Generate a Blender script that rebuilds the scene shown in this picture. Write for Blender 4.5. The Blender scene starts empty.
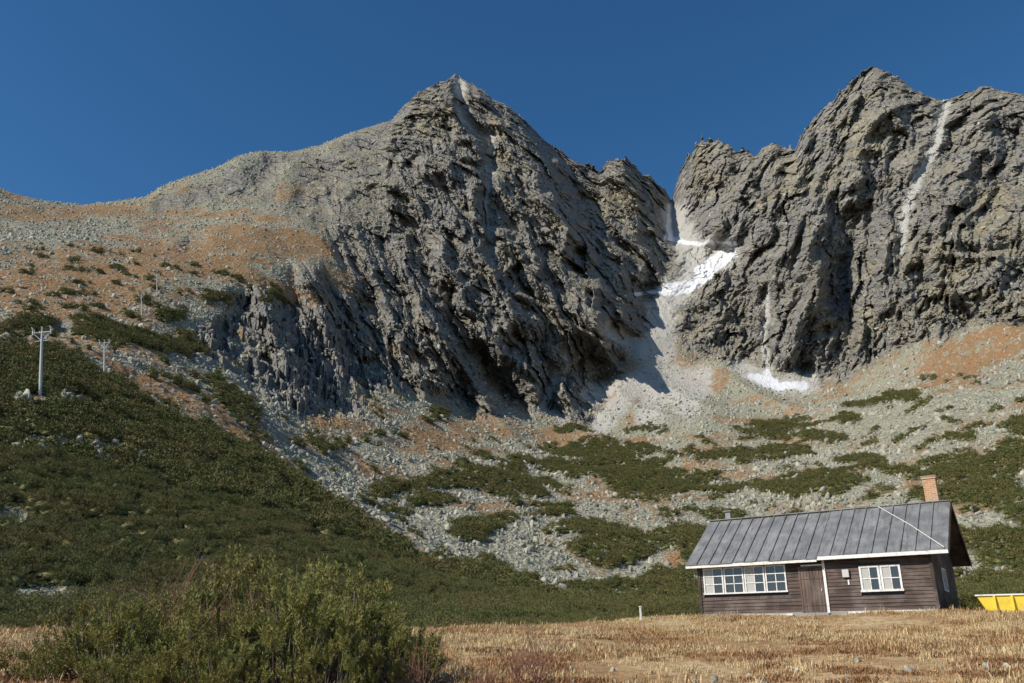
import bpy, math, numpy as np, time
from mathutils import Vector, Matrix
T0=time.time()
rng=np.random.default_rng(7)
scene=bpy.context.scene
PITCH=math.radians(20.4); F=830.0; EYE=np.array([0,0,1.6])
cp,sp=math.cos(PITCH),math.sin(PITCH)
# ---------------------------------------------------------------- camera
cam=bpy.data.cameras.new('camera'); co=bpy.data.objects.new('camera',cam)
scene.collection.objects.link(co); co.location=EYE; co.rotation_euler=(math.pi/2+PITCH,0,0)
cam.sensor_width=36; cam.lens=F/1024*36; cam.clip_end=20000; cam.clip_start=0.1
scene.camera=co
scene.view_settings.view_transform='Standard'
scene.view_settings.look='None'; scene.view_settings.exposure=0
# ---------------------------------------------------------------- light
SUN_EL=math.radians(36); hs=np.array([-0.87,-0.49]); hs/=np.linalg.norm(hs)
tosun=Vector((hs[0]*math.cos(SUN_EL),hs[1]*math.cos(SUN_EL),math.sin(SUN_EL)))
sl=bpy.data.lights.new('sun','SUN'); sl.energy=5.0; sl.angle=math.radians(0.5); sl.color=(1,0.93,0.81)
so=bpy.data.objects.new('sun',sl); scene.collection.objects.link(so)
so.rotation_euler=tosun.to_track_quat('Z','Y').to_euler(); so.location=(-50,-30,60)
w=bpy.data.worlds.new('World'); scene.world=w; w.use_nodes=True
nt=w.node_tree; bg=nt.nodes['Background']; sky=nt.nodes.new('ShaderNodeTexSky')
sky.sky_type='NISHITA'; sky.sun_disc=False; sky.sun_elevation=SUN_EL
sky.sun_rotation=math.atan2(hs[0],hs[1])%(2*math.pi)
sky.altitude=1750; sky.air_density=1.0; sky.dust_density=0.35; sky.ozone_density=2.6
hsv=nt.nodes.new('ShaderNodeHueSaturation'); hsv.inputs['Saturation'].default_value=1.25; hsv.inputs['Hue'].default_value=.498
nt.links.new(sky.outputs[0],hsv.inputs['Color']); nt.links.new(hsv.outputs[0],bg.inputs[0]); bg.inputs[1].default_value=0.118
# ---------------------------------------------------------------- noise
_g=rng.normal(size=(512,3)); _g/=np.linalg.norm(_g,axis=1)[:,None]; _g=_g.astype(np.float32)
_p=rng.permutation(512).astype(np.int64)
def pn(x,y,z=0.0,s=0):
    x=np.asarray(x,dtype=np.float32)+s*17.31; y=np.asarray(y,dtype=np.float32)+s*7.77
    z=np.zeros_like(x)+np.asarray(z,dtype=np.float32)+s*3.3
    xi=np.floor(x);yi=np.floor(y);zi=np.floor(z)
    fx=x-xi;fy=y-yi;fz=z-zi
    xi=xi.astype(np.int64);yi=yi.astype(np.int64);zi=zi.astype(np.int64)
    u=fx*fx*fx*(fx*(fx*6-15)+10);v=fy*fy*fy*(fy*(fy*6-15)+10);q=fz*fz*fz*(fz*(fz*6-15)+10)
    out=0
    for i in (0,1):
        a=_p[(xi+i)&511]
        wx=u if i else 1-u
        for j in (0,1):
            b=_p[(a+yi+j)&511]
            wy=v if j else 1-v
            for k in (0,1):
                g=_g[_p[(b+zi+k)&511]]
                wz=q if k else 1-q
                out=out+wx*wy*wz*(g[...,0]*(fx-i)+g[...,1]*(fy-j)+g[...,2]*(fz-k))
    return out*1.6
def ridged(x,y,z=0.0,s=0): return 1-2*np.abs(pn(x,y,z,s))
_h=rng.random((512,5)).astype(np.float32)
def facet(x,y,s=0,tx=1.0,ty=1.0,off=1.0):
    """angular fractured blocks: every cell is its own tilted plane"""
    x=np.asarray(x,np.float32)+s*13.7;y=np.asarray(y,np.float32)+s*5.1
    xi=np.floor(x).astype(np.int64);yi=np.floor(y).astype(np.int64)
    best=np.full(x.shape,9.,np.float32);out=np.zeros_like(best)
    for i in (-1,0,1):
        for j in (-1,0,1):
            h=_h[_p[(_p[(xi+i)&511]+yi+j)&511]]
            dx=x-(xi+i+h[...,0]);dy=y-(yi+j+h[...,1]); d=dx*dx+dy*dy
            v=(h[...,2]-.5)*off+tx*(h[...,3]-.5)*2*dx+ty*(h[...,4]-.5)*2*dy
            m=d<best; best=np.where(m,d,best); out=np.where(m,v,out)
    return out
def sst(x,a,b):
    t=np.clip((x-a)/(b-a),0,1); return t*t*(3-2*t)
# ---------------------------------------------------------------- bearings
def ray(X,Y):
    X=np.asarray(X,float);Y=np.asarray(Y,float); up=341.5-Y
    dx=X-512; dy=F*cp-up*sp; dz=F*sp+up*cp
    return dx,dy,dz
def project(P):
    x=P[...,0];y=P[...,1];z=P[...,2]-1.6
    d=np.maximum(y*cp+z*sp,1e-3)
    return 512+F*x/d, 341.5-F*(-y*sp+z*cp)/d
dense=np.linspace(-39,39,1000)
az_deg=np.concatenate([np.linspace(-180,-40,56),dense,np.linspace(40,180,56)])
AZ=np.radians(az_deg); NC=len(AZ)
def gsm(a,s):
    n=int(s*3)+1; k=np.exp(-0.5*(np.arange(-n,n+1)/s)**2); k/=k.sum()
    return np.convolve(np.pad(a,n,mode='edge'),k,mode='valid')
def line(kn,sm=8):
    kn=np.array(kn,float)
    xs=np.unique(np.concatenate([kn[:,0],np.arange(kn[0,0],kn[-1,0],10)]))
    ys=np.interp(xs,kn[:,0],kn[:,1]); rs=np.interp(xs,kn[:,0],kn[:,2])
    dx,dy,dz=ray(xs,ys); a=np.arctan2(dx,dy); s=dz/np.hypot(dx,dy)
    R=np.interp(AZ,a,rs); S=np.interp(AZ,a,s)
    if sm: R=gsm(R,sm*1.5); S=gsm(S,sm)
    return R,1.6+R*S
def linez(kn,sm=8):
    kn=np.array(kn,float); a=np.arctan2(kn[:,0]-512,885.)
    return gsm(np.interp(AZ,a,kn[:,2]),sm),gsm(np.interp(AZ,a,kn[:,1]),sm)
one=np.ones(NC)
CREST=[(-400,290,260),(0,340,240),(60,352,232),(130,385,220),(200,428,210),(260,457,200),(330,500,190),(400,545,175),(470,575,165),(560,600,150),(640,612,140),(700,614,135),(1024,598,125),(1400,590,120)]
SKY=[(-400,120),(-200,160),(-60,182),(0,193),(20,201),(45,208),(80,212),(110,208),(145,203),(160,192),(185,182),(215,172),(240,158),(262,154),(290,155),(320,148),(350,135),(375,127),(392,122),(405,106),(420,93),(435,85),(447,81),(455,74),(463,80),(478,88),(492,99),(510,108),(525,121),(545,142),(560,152),(575,163),(590,168),(600,174),(606,163),(622,160),(635,168),(641,177),(650,176),(657,185),(665,190),(672,203),(676,185),(682,168),(690,158),(697,144),(715,141),(728,145),(733,153),(748,151),(755,158),(763,149),(775,143),(783,151),(795,152),(803,135),(815,118),(830,105),(845,90),(858,78),(872,67),(885,72),(900,80),(915,92),(930,98),(942,103),(957,98),(975,92),(985,87),(1000,92),(1024,96),(1100,80),(1400,120)]
SR=[(-400,900),(0,950),(150,1000),(300,1050),(400,1120),(455,1160),(550,1180),(620,1230),(672,1380),(700,1250),(800,1180),(872,1150),(1024,1100),(1400,1000)]
skr=np.interp([k[0] for k in SKY],[k[0] for k in SR],[k[1] for k in SR])
L=[]
L.append((0.02*one,0*one)); L.append((13*one,0.97*one))
L.append(linez([(-400,2.0,30),(0,2.05,30),(450,2.41,36),(640,2.78,44),(702,3.0,50),(960,3.1,50),(1024,3.3,50),(1400,4,50)]))
L.append((L[2][0]+12,L[2][1]-0.35))
L.append(line([(-400,612,76),(0,612,76),(300,614,78),(450,620,86),(600,619,90),(700,616,95),(1024,600,95),(1400,590,95)]))
L.append(line(CREST))
L.append(line([(a,b+3,c+40) for a,b,c in CREST]))
L.append(line([(-400,300,340),(0,329,330),(100,345,320),(200,400,300),(300,465,300),(400,525,280),(550,585,235),(640,598,235),(700,596,230),(850,575,225),(1024,560,220),(1400,540,220)]))
L.append(line([(-400,250,460),(0,295,450),(150,315,440),(300,400,450),(400,455,440),(550,500,420),(650,500,430),(750,500,430),(850,485,400),(1024,450,380),(1400,420,380)]))
L.append(line([(-400,200,620),(0,250,620),(150,252,640),(250,262,660),(320,290,680),(400,350,690),(450,385,720),(540,415,740),(600,405,790),(650,395,810),(700,385,830),(780,385,820),(850,370,780),(930,335,740),(1024,325,700),(1400,280,700)]))
L.append(line([(-400,160,780),(0,222,780),(100,226,820),(200,215,860),(300,205,880),(400,220,860),(450,240,880),(540,260,900),(590,290,930),(640,292,990),(672,280,1060),(700,268,1090),(735,250,1080),(780,240,1000),(850,220,920),(930,200,900),(1024,195,870),(1400,200,850)],6))
R,Z=line([(k[0],k[1],r) for k,r in zip(SKY,skr)],0.8)
L.append((R,Z)); L.append((R+70,Z-60)); L.append((R+350,Z*0.6)); L.append((3000*one,60*one))
KR=np.array([l[0] for l in L]); KZ=np.array([l[1] for l in L])
wf=1-sst(np.abs(az_deg),58,88)
KZ[3:]=KZ[3:]*wf+1.5*(1-wf)
def tang(A):
    d=np.diff(A,axis=0); t=np.zeros_like(A)
    a,b=d[:-1],d[1:]; same=(a*b)>0
    t[1:-1]=np.where(same,2*a*b/np.where(same,a+b,1),0); t[0]=d[0]; t[-1]=d[-1]; return t
TR,TZ=tang(KR),tang(KZ)
segs=[12,50,8,14,160,8,45,110,120,180,185,6,6,5]
rows_r=[];rows_z=[];kk=[]
for k,n in enumerate(segs):
    ts=np.linspace(0,1,n,endpoint=False)
    if k==len(segs)-1: ts=np.linspace(0,1,n)
    for t in ts:
        h00=2*t**3-3*t*t+1;h10=t**3-2*t*t+t;h01=-2*t**3+3*t*t;h11=t**3-t*t
        rows_r.append(h00*KR[k]+h10*TR[k]+h01*KR[k+1]+h11*TR[k+1])
        rows_z.append(h00*KZ[k]+h10*TZ[k]+h01*KZ[k+1]+h11*TZ[k+1]); kk.append(k+t)
RR=np.array(rows_r);ZZ=np.array(rows_z);KK=np.array(kk)[:,None]*np.ones(NC); NR=RR.shape[0]
arc=AZ*1100
rockside=sst(AZ,math.radians(-13),math.radians(-7))
tooth=(0.5+rockside*2.9)*(1.2*pn(arc/15,arc*0,0.5,3)+2.0*facet(arc/11,arc*0,4,1.6,0)+1.5*facet(arc/5,arc*0,5,1.8,0))
ta=np.abs(((arc/13+.8*pn(arc/30,arc*0,.2,8))%1)-.5)*2      # pointed pinnacles on the middle crest
tower=sst(AZ,math.radians(4.5),math.radians(7))*(1-.55*sst(AZ,math.radians(20),math.radians(23)))*9*(1-ta*1.6)*np.clip(.45+1.6*pn(arc/26,arc*0,.9,9),0,1)
ZZ=ZZ+(tooth+tower)[None,:]*sst(KK,10.86,11)*(KK<12.5)
PX=RR*np.sin(AZ);PY=RR*np.cos(AZ)
# ---- hut pad
TH=math.radians(34); HX=np.array([math.cos(TH),-math.sin(TH)]); HY=np.array([math.sin(TH),math.cos(TH)])
HP=np.array([8.69,40.05]); HZ=2.98; HL=9.94; HD=6.2
def hutloc(x,y):
    ax=x-HP[0];ay=y-HP[1]; return ax*HX[0]+ay*HX[1], ax*HY[0]+ay*HY[1]
a,b=hutloc(PX,PY)
od=np.hypot(np.maximum(np.maximum(-a,a-HL),0),np.maximum(np.maximum(-b,b-HD),0))
near=(RR<75)
ZZ=np.where(near,ZZ+(HZ-0.03-ZZ)*(1-sst(od,0.6,7)),ZZ)
P0=np.stack([PX,PY,ZZ],-1)
IX,IY=project(P0)
IX=np.where(PY<1,-999,IX)
# ---------------------------------------------------------------- survey map of ground cover
CX0,CY0,CW,CH=-400,-50,1824,820
gx,gy=np.meshgrid(np.arange(CW)+CX0,np.arange(CH)+CY0)
gx=gx.astype(np.float32);gy=gy.astype(np.float32)
w1x=pn(gx/28,gy/28,.5,11);w2x=pn(gx/9,gy/9,.5,12);w1y=pn(gx/28,gy/28,.5,13);w2y=pn(gx/9,gy/9,.5,14)
wx=gx+8*w1x+5*w2x; wy=gy+8*w1y+5*w2y
sxw=gx+3*w1x+2.0*w2x; syw=gy+3*w1y+2.0*w2y
def poly(pts):
    ins=np.zeros(gx.shape,bool); n=len(pts)
    for i in range(n):
        x1,y1=pts[i];x2,y2=pts[(i+1)%n]
        if y1==y2: continue
        c=((y1>wy)!=(y2>wy))&(wx<(x2-x1)*(wy-y1)/(y2-y1)+x1); ins^=c
    return ins.astype(np.float32)
def blur(m,s):
    n=int(s*2.5)+1;k=np.exp(-0.5*(np.arange(-n,n+1)/s)**2);k/=k.sum()
    o=np.zeros_like(m);mp=np.pad(m,((n,n),(0,0)),mode='edge')
    for i in range(2*n+1): o+=k[i]*mp[i:i+m.shape[0]]
    mp=np.pad(o,((0,0),(n,n)),mode='edge');o=np.zeros_like(m)
    for i in range(2*n+1): o+=k[i]*mp[:,i:i+m.shape[1]]
    return o
def blobs(lst):
    f=np.full(gx.shape,-2,np.float32)
    for b in lst:
        cx,cy,rx,ry=b[:4]; an=math.radians(b[4] if len(b)>4 else 0)
        dx=gx-cx;dy=gy-cy; u=dx*math.cos(an)+dy*math.sin(an);v=-dx*math.sin(an)+dy*math.cos(an)
        f=np.maximum(f,1-(u/rx)**2-(v/ry)**2)
    return f
def strokes(lst):
    f=np.zeros(gx.shape,np.float32)
    for pts,wd in lst:
        for (x1,y1),(x2,y2) in zip(pts[:-1],pts[1:]):
            l2=(x2-x1)**2+(y2-y1)**2
            t=np.clip(((sxw-x1)*(x2-x1)+(syw-y1)*(y2-y1))/l2,0,1)
            d=np.hypot(sxw-x1-t*(x2-x1),syw-y1-t*(y2-y1))
            f=np.maximum(f,1-d/wd)
    return f
rock_c=poly([(398,110),(420,40),(600,40),(675,60),(800,10),(1500,10),(1500,290),(1024,322),(950,335),(880,360),(840,380),(790,372),(740,372),(700,360),(672,330),(640,340),(612,380),(592,422),(550,420),(520,405),(460,388),(425,365),(395,340),(370,305),(340,262),(325,238),(285,222),(300,200),(330,175),(370,160)])
bn=0.55*pn(gx/22,gy/22,.5,21)+.5*pn(gx/9,gy/9,.5,22)+.3*pn(gx/4,gy/4,.5,23)
crag_c=(blobs([(300,338,85,36,18),(355,335,55,46,30),(285,380,85,26,25),(308,280,18,20),(215,335,28,16),(330,372,55,28),(255,320,34,18,20),(410,378,40,20,30),(470,400,40,14,20)])+bn*1.1>0.20).astype(np.float32)
rock_c=np.maximum(rock_c,crag_c)
rock_c=np.maximum(rock_c,(blobs([(370,140,50,22,-25),(320,175,60,26,-15),(255,175,45,18,-15),(210,190,35,14,-15),(350,200,60,30),(170,205,25,9),(290,158,40,7,-5),(265,205,50,14,10),(60,330,30,8),(190,240,20,8)])*.7+bn*1.3>0.42).astype(np.float32))
rock_s=blur(rock_c,1.4)
rock_b=blur(rock_c,6)
pine_f=blobs([(400,487,32,9),(470,478,65,9,-5),(520,487,35,12),(640,475,85,24,3),(600,453,60,10),(480,530,34,12,-15),(620,548,52,20),(560,512,20,6),(690,542,42,20),(650,582,60,17),(790,490,62,10),(830,482,50,7),(870,408,28,8,-10),(905,400,22,7,20),(775,432,44,10,-8),(845,425,18,5),(960,470,55,15),(990,490,45,20),(1005,455,26,8),(940,500,36,10),(1000,545,50,16),(990,575,60,14),(560,602,90,14),(470,582,65,14,10),(700,602,60,14),(740,460,60,8),(700,490,50,9),(650,430,24,4),(570,433,18,5),(382,435,17,4),(440,415,12,4),(520,465,20,5),(330,445,12,3),(900,470,40,5),(925,375,10,3),(1040,430,40,14),(1060,520,60,30),(215,300,18,4),(260,300,20,4),(180,345,40,12),(230,400,35,12,35),(170,315,16,6),(110,335,45,10,10),(30,325,30,5),(350,350,14,6),(290,365,10,5),(720,515,30,6),(860,460,30,5),(590,530,30,7),(430,500,30,6),(890,540,50,12),(780,455,30,6),(560,470,30,6),(820,440,30,5),(950,440,30,5)])
cr=np.interp(gx[0],[c[0] for c in CREST],[c[1] for c in CREST])[None,:]
hill=np.clip((gy-cr-2)/12,-2,1.6)*1.0
hill=np.where(gx<600,hill,np.maximum(-2,hill-(gx-600)/40))
pine_f=np.maximum(pine_f,hill)
pine_f=np.maximum(pine_f,np.where((gy>565)&(gx>380),(gy-592)/26,-2))
gap=blobs([(10,518,18,9),(60,592,50,6),(25,603,40,6),(150,396,70,6,34),(385,535,80,6,32),(70,449,75,6,8),(28,405,16,6),(66,402,16,4),(300,505,30,5,30),(640,508,55,7),(720,498,70,5),(590,500,22,24),(700,465,40,5),(800,505,60,6),(600,572,40,7),(665,560,20,8)])
pine_f=np.where(gap>0,np.minimum(pine_f,-0.9*np.clip(gap*3,0,1)+.2),pine_f)
rust_b=blobs([(60,290,110,45),(200,250,90,35),(330,300,60,30),(450,355,60,25),(470,430,60,16,20),(320,420,60,18,10),(650,385,50,14,-20),(620,400,30,10),(980,360,80,22,-25),(880,355,50,10,-30),(1010,330,60,12,-30),(230,420,60,12,35),(150,396,70,8,34),(80,340,90,14),(430,440,40,14),(560,440,50,10),(280,250,60,16),(690,385,40,8),(740,425,40,8),(90,218,120,9),(960,300,50,10),(600,500,30,6),(700,560,40,8),(850,445,60,8),(385,535,80,7,32)])
talus_b=blobs([(260,400,70,16,32),(430,400,60,22,30),(500,440,50,16,20),(350,480,110,16,32),(500,545,110,16,25),(900,430,130,30,-15),(30,240,60,14),(160,225,90,10),(300,160,130,22,-12),(700,420,60,16),(560,520,60,20),(820,540,150,20)])
lich=blobs([(860,130,40,50),(940,270,70,40),(1000,240,50,60),(800,180,60,30),(700,170,30,30),(440,120,40,30),(350,200,60,40),(620,200,30,40),(500,150,20,40),(870,320,80,25),(980,300,60,20)])
snow_c=strokes([([(672,203),(671,225),(670,240)],2.6),([(666,239),(700,243),(736,243)],2.6),([(664,291),(690,285),(712,270),(732,254)],8),([(700,270),(726,258)],9),([(636,292),(664,291)],2),([(752,380),(778,388),(804,382)],5),([(765,376),(775,384)],5)])
pale_c=strokes([([(675,215),(680,235),(700,255),(690,275),(664,305),(660,350),(657,380),(652,420)],20),([(690,250),(725,255)],20),([(645,352),(660,372),(700,380)],18),([(457,80),(462,112),(475,130),(490,137)],7),([(490,140),(488,200),(492,260)],4),([(946,104),(936,140),(922,170),(908,196),(900,250)],7),([(645,380),(600,425)],15),([(660,380),(690,412)],16),([(740,372),(775,386),(810,380)],13),([(768,290),(764,330),(768,375)],5),([(800,240),(790,270)],3),([(560,370),(540,410),(560,420)],6),([(590,395),(640,385),(700,395)],14),([(610,330),(640,350),(655,375)],10)])
def samp(c):
    xi=np.clip(IX-CX0,0,CW-1.01);yi=np.clip(IY-CY0,0,CH-1.01)
    x0=xi.astype(int);y0=yi.astype(int);fx=xi-x0;fy=yi-y0
    return (c[y0,x0]*(1-fx)+c[y0,x0+1]*fx)*(1-fy)+(c[y0+1,x0]*(1-fx)+c[y0+1,x0+1]*fx)*fy
far=sst(KK,3.2,4.0)
rock=samp(rock_s)*sst(KK,5,6); rockb=samp(rock_b)*sst(KK,5,6); cragm=samp(blur(crag_c,8))
pf=samp(pine_f); rb=samp(rust_b); tb=samp(talus_b); snow=samp(snow_c); pale=samp(pale_c); lic=samp(lich)
smooth_c=np.clip(samp(blur(np.clip(pale_c*1.6,0,1),3)),0,1)
n12=pn(PX/14,PY/14,ZZ/14,31); n5=pn(PX/5,PY/5,ZZ/5,32); n40=pn(PX/45,PY/45,ZZ/30,33); n2=pn(PX/2.6,PY/2.6,ZZ/2.6,34)
sc=sst(RR,100,300)
pine=sst(pf+0.9*n12*(0.4+.6*sc)+0.8*n5-.12*sst(RR,200,260),0.05,0.35)*far*(1-rock)
scat=sst(n12+0.6*n5+0.15*n40,0.56,0.66)*sst(RR,180,260)*(1-sst(RR,560,700))*(1-rock); pine=np.maximum(pine,scat)
rust=sst(0.10+0.42*np.clip(rb,-.5,1)-0.32*np.clip(tb,-.5,1)+0.7*n40+0.65*n12+0.55*n5+.4*n2,0.06,0.32)*far
snow=sst(snow+0.10*n5+.08*n2,0.12,0.3)*far; pale=sst(pale+0.25*n5+.25*n12+.3*n2,0.05,0.55)*far
lic=sst(.35*np.clip(lic,-1,1)+.5*n40+.6*n12+.5*n5+.3*n2,0.1,.6)*rock
plain=1-far
# ---------------------------------------------------------------- relief
sel=rockb>0.01
ar=(AZ[None,:]*1000*np.ones_like(RR))[sel].astype(np.float32); zr=ZZ[sel].astype(np.float32); rr=(RR[sel]*0.35).astype(np.float32); ix=IX[sel]; iy=IY[sel]
wa=pn(ar/30,zr/45,.2,40);wb=pn(ar/9,zr/9,.2,39);wc=pn(ar/30,zr/30,.7,38);wd_=pn(ar/70,zr/70,.2,41)
def rg(x,y,z,s): return 1-np.abs(pn(x,y,z,s))*2.2
def crag(m,lean,s0):
    u=(ar+zr*lean+7*wa+2.5*wb)[m]; wv=(zr+6*wc)[m]; u2=u+14*wd_[m]; r_=rr[m]
    d=46*rg(u2/150,wv/460,r_/150,s0+2)
    d+=34*rg(u2/70,wv/260,r_/120,s0+3)
    d+=17*rg(u2/32,wv/120,r_/60,s0+5)
    d+=6*rg(u/14,wv/40,r_/30,s0+6)
    d+=3.6*rg(u/6.5,wv/16,r_/14,s0+7)
    q=u2/58+.9*wd_[m]; fr=q-np.floor(q); d+=24*np.where(fr<.78,fr/.78,(1-fr)/.22)*sst(pn(u2/120,wv/200,.4,s0+9),-.35,.25)
    q=u2/21+1.1*wa[m]; fr=q-np.floor(q); d+=8*np.where(fr<.75,fr/.75,(1-fr)/.25)*sst(pn(u2/50,wv/80,.4,s0+10),-.2,.3)
    q=u/8.5+.8*wb[m]; fr=q-np.floor(q); d+=3.6*np.where(fr<.7,fr/.7,(1-fr)/.3)*sst(pn(u/22,wv/40,.4,s0+11),-.2,.3)
    d+=18*facet(u2/52,wv/120,s0+51,1.2,.6,.7)
    d+=13*facet(u/22,wv/46,s0+52,1.4,.7,.65)
    d+=8.0*facet(u/10,wv/18,s0+53,1.4,.9,.65)
    d+=4.4*facet(u/4.5,wv/7.5,s0+54,1.4,.9,.65)
    d+=2.2*facet(u/2.4,wv/3.6,s0+55,1.3,.9,.8)
    return d
ml=ix<705; mr=ix>640
dl_=np.zeros_like(ar); dr_=np.zeros_like(ar); dl_[ml]=crag(ml,.40,40); dr_[mr]=crag(mr,-.16,60)
bw=sst(ix,645,700); d=dl_*(1-bw)+dr_*bw
for pts,A,wl,wr in [
  ([(470,85),(520,125),(552,165),(560,215),(566,265),(588,310),(610,350)],105,95,17),
  ([(445,95),(470,190),(500,280),(520,345),(545,400)],50,55,14),
  ([(392,125),(385,190),(420,280),(455,370)],44,45,12),
  ([(345,170),(350,240),(400,330)],30,36,12),
  ([(612,165),(640,220),(636,280),(615,330)],46,24,14),
  ([(700,145),(705,200),(700,235)],34,22,24),
  ([(715,141),(760,200),(735,300),(700,350)],30,60,26),
  ([(803,130),(800,200),(780,300),(770,360)],36,50,18),
  ([(872,70),(860,140),(830,230),(815,330),(820,370)],66,90,20),
  ([(985,88),(965,170),(935,260),(920,330)],54,30,20),
  ([(1024,100),(1040,180),(1010,300)],34,50,22)]:
    xs=np.interp(iy,[p[1] for p in pts],[p[0] for p in pts])+9*pn(iy/25,ix*0+A,.3,50)+5*pn(iy/8,ix*0+A,.3,50)
    fd=sst(iy,pts[0][1]-25,pts[0][1]+15)*(1-sst(iy,pts[-1][1]-30,pts[-1][1]+25))
    dd=ix-xs; d+=A*fd*np.where(dd<0,np.exp(dd/wl),np.exp(-(np.abs(dd)/wr)**1.5))
small=sst(RR[sel],350,650)
D=np.zeros_like(RR); D[sel]=(d-80)*rockb[sel]*(0.42+.58*small)
shoulder=1-0.60*(1-sst(IX,360,420))*(1-sst(IY,215,260))
D*=sst(KK,5.5,7)*shoulder
D=D*(1-.65*smooth_c)-14*smooth_c*rockb
az_m=AZ[None,:]*RR
tal=(1-rockb)*far
hz=3.2*pn(PX/55,PY/55,.3,61)+1.4*pn(PX/18,PY/18,.3,62)+0.6*n5+.35*n2
hz+=6*ridged((az_m+RR*.25)/90,RR/300,.3,64)*sst(RR,450,700)
amp=sst(RR,70,200)*(1-0.5*sst(KK,10.2,11))
dist=np.sqrt(PX**2+PY**2+(ZZ-1.6)**2)
k=1-D/np.maximum(dist,1)
edge=1-sst(KK,10.7,11)*0.8
PXn=PX*k;PYn=PY*k;ZN=1.6+(ZZ-1.6)*k
ZN=ZN+tal*amp*hz*edge+pine*0.5*sst(RR,70,120)
ZN=ZN+cragm*(1-sst(RR,600,700))*(5.5*facet(az_m/14,RR/14,70,1.2,1.2)+3*facet(az_m/6,RR/6,71,1.2,1.2))*far
ns=(RR<75)
ZN=ZN+np.where(ns,0.05*pn(PX/1.7,PY/1.7,.3,65)+0.03*pn(PX/.5,PY/.5,.3,66)+.10*pn(PX/6,PY/6,.3,67)*sst(od,0,4),0)
V=np.stack([PXn,PYn,ZN],-1).astype(np.float32)
VX,VY=project(V)
print('relief',time.time()-T0, V.shape)
# ---------------------------------------------------------------- node helpers
def newmat(name):
    m=bpy.data.materials.new(name); m.use_nodes=True; nt=m.node_tree
    return m,nt,nt.nodes['Principled BSDF']
class NB:
    def __init__(s,nt): s.nt=nt; s.geo=nt.nodes.new('ShaderNodeNewGeometry')
    def pos(s): return s.geo.outputs['Position']
    def noise(s,scale,detail=4,rough=.6,vec=None,stretch=None):
        n=s.nt.nodes.new('ShaderNodeTexNoise'); n.inputs['Scale'].default_value=scale
        n.inputs['Detail'].default_value=detail; n.inputs['Roughness'].default_value=rough
        v=vec or s.pos()
        if stretch:
            m=s.nt.nodes.new('ShaderNodeVectorMath');m.operation='MULTIPLY';m.inputs[1].default_value=stretch
            s.nt.links.new(v,m.inputs[0]); v=m.outputs[0]
        s.nt.links.new(v,n.inputs['Vector']); return n.outputs['Fac']
    def voro(s,scale,out='Color',feat='F1'):
        n=s.nt.nodes.new('ShaderNodeTexVoronoi'); n.feature=feat; n.inputs['Scale'].default_value=scale
        s.nt.links.new(s.pos(),n.inputs['Vector']); return n.outputs[out]
    def mix(s,f,a,b,mode='MIX'):
        n=s.nt.nodes.new('ShaderNodeMix'); n.data_type='RGBA'; n.blend_type=mode
        for sock,v in ((n.inputs[0],f),(n.inputs[6],a),(n.inputs[7],b)):
            if isinstance(v,(int,float)): sock.default_value=v
            elif isinstance(v,tuple): sock.default_value=(*v,1)
            else: s.nt.links.new(v,sock)
        return n.outputs[2]
    def math(s,op,a,b=0.0):
        n=s.nt.nodes.new('ShaderNodeMath'); n.operation=op
        for i,v in enumerate((a,b)):
            if isinstance(v,(int,float)): n.inputs[i].default_value=v
            else: s.nt.links.new(v,n.inputs[i])
        return n.outputs[0]
    def attr(s,name):
        n=s.nt.nodes.new('ShaderNodeAttribute'); n.attribute_name=name
        q=s.nt.nodes.new('ShaderNodeSeparateColor'); s.nt.links.new(n.outputs['Color'],q.inputs[0]); return q.outputs
    def step(s,v,a,b):
        n=s.nt.nodes.new('ShaderNodeMapRange'); n.inputs[1].default_value=a;n.inputs[2].default_value=b
        s.nt.links.new(v,n.inputs[0]); return n.outputs[0]
    def bump(s,h,dist,strength=1,normal=None):
        n=s.nt.nodes.new('ShaderNodeBump'); n.inputs['Strength'].default_value=strength; n.inputs['Distance'].default_value=dist
        s.nt.links.new(h,n.inputs['Height'])
        if normal: s.nt.links.new(normal,n.inputs['Normal'])
        return n.outputs[0]
# ---------------------------------------------------------------- terrain material
mt,nt,bs=newmat('mountain_terrain'); nb=NB(nt)
m1=nb.attr('m1'); m2=nb.attr('m2'); m3=nb.attr('m3')
sepn=nt.nodes.new('ShaderNodeSeparateXYZ'); nt.links.new(nb.geo.outputs['Normal'],sepn.inputs[0]); nz=sepn.outputs[2]
vc=nb.voro(0.55,'Distance'); nfine=nb.noise(0.9,3,.7); nmed=nb.noise(0.12,4,.65); nbig=nb.noise(0.02,2,.6)
talus=nb.mix(nb.step(nfine,.35,.65),(.24,.235,.18),(.49,.48,.37))
talus=nb.mix(nb.step(nmed,.4,.62),talus,nb.mix(.5,talus,(.33,.32,.21)))
talus=nb.mix(nb.step(vc,.55,.95),talus,(.15,.14,.11))
rustc=nb.mix(nb.step(nfine,.35,.65),(.24,.135,.065),(.44,.255,.13))
rustc=nb.mix(nb.step(nmed,.42,.6),rustc,nb.mix(.5,rustc,(.27,.22,.115)))
col=nb.mix(m1[1],talus,rustc)
streak=nb.noise(.25,4,.7,stretch=(1,1,.35))
rockc=nb.mix(nb.step(streak,.32,.68),(.13,.128,.132),(.30,.292,.28))
rockc=nb.mix(nb.step(nbig,.45,.62),rockc,nb.mix(.45,rockc,(.28,.255,.20)))
ledge=nb.math('MULTIPLY',nb.step(nz,.55,.78),nb.step(nmed,.38,.56))
rockc=nb.mix(nb.math('MULTIPLY',ledge,.8),rockc,(.33,.285,.17))
rockc=nb.mix(nb.math('MULTIPLY',m3[0],.65),rockc,nb.mix(nb.step(nmed,.45,.62),(.31,.30,.19),(.33,.235,.14)))
col=nb.mix(m1[0],col,rockc)
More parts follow.
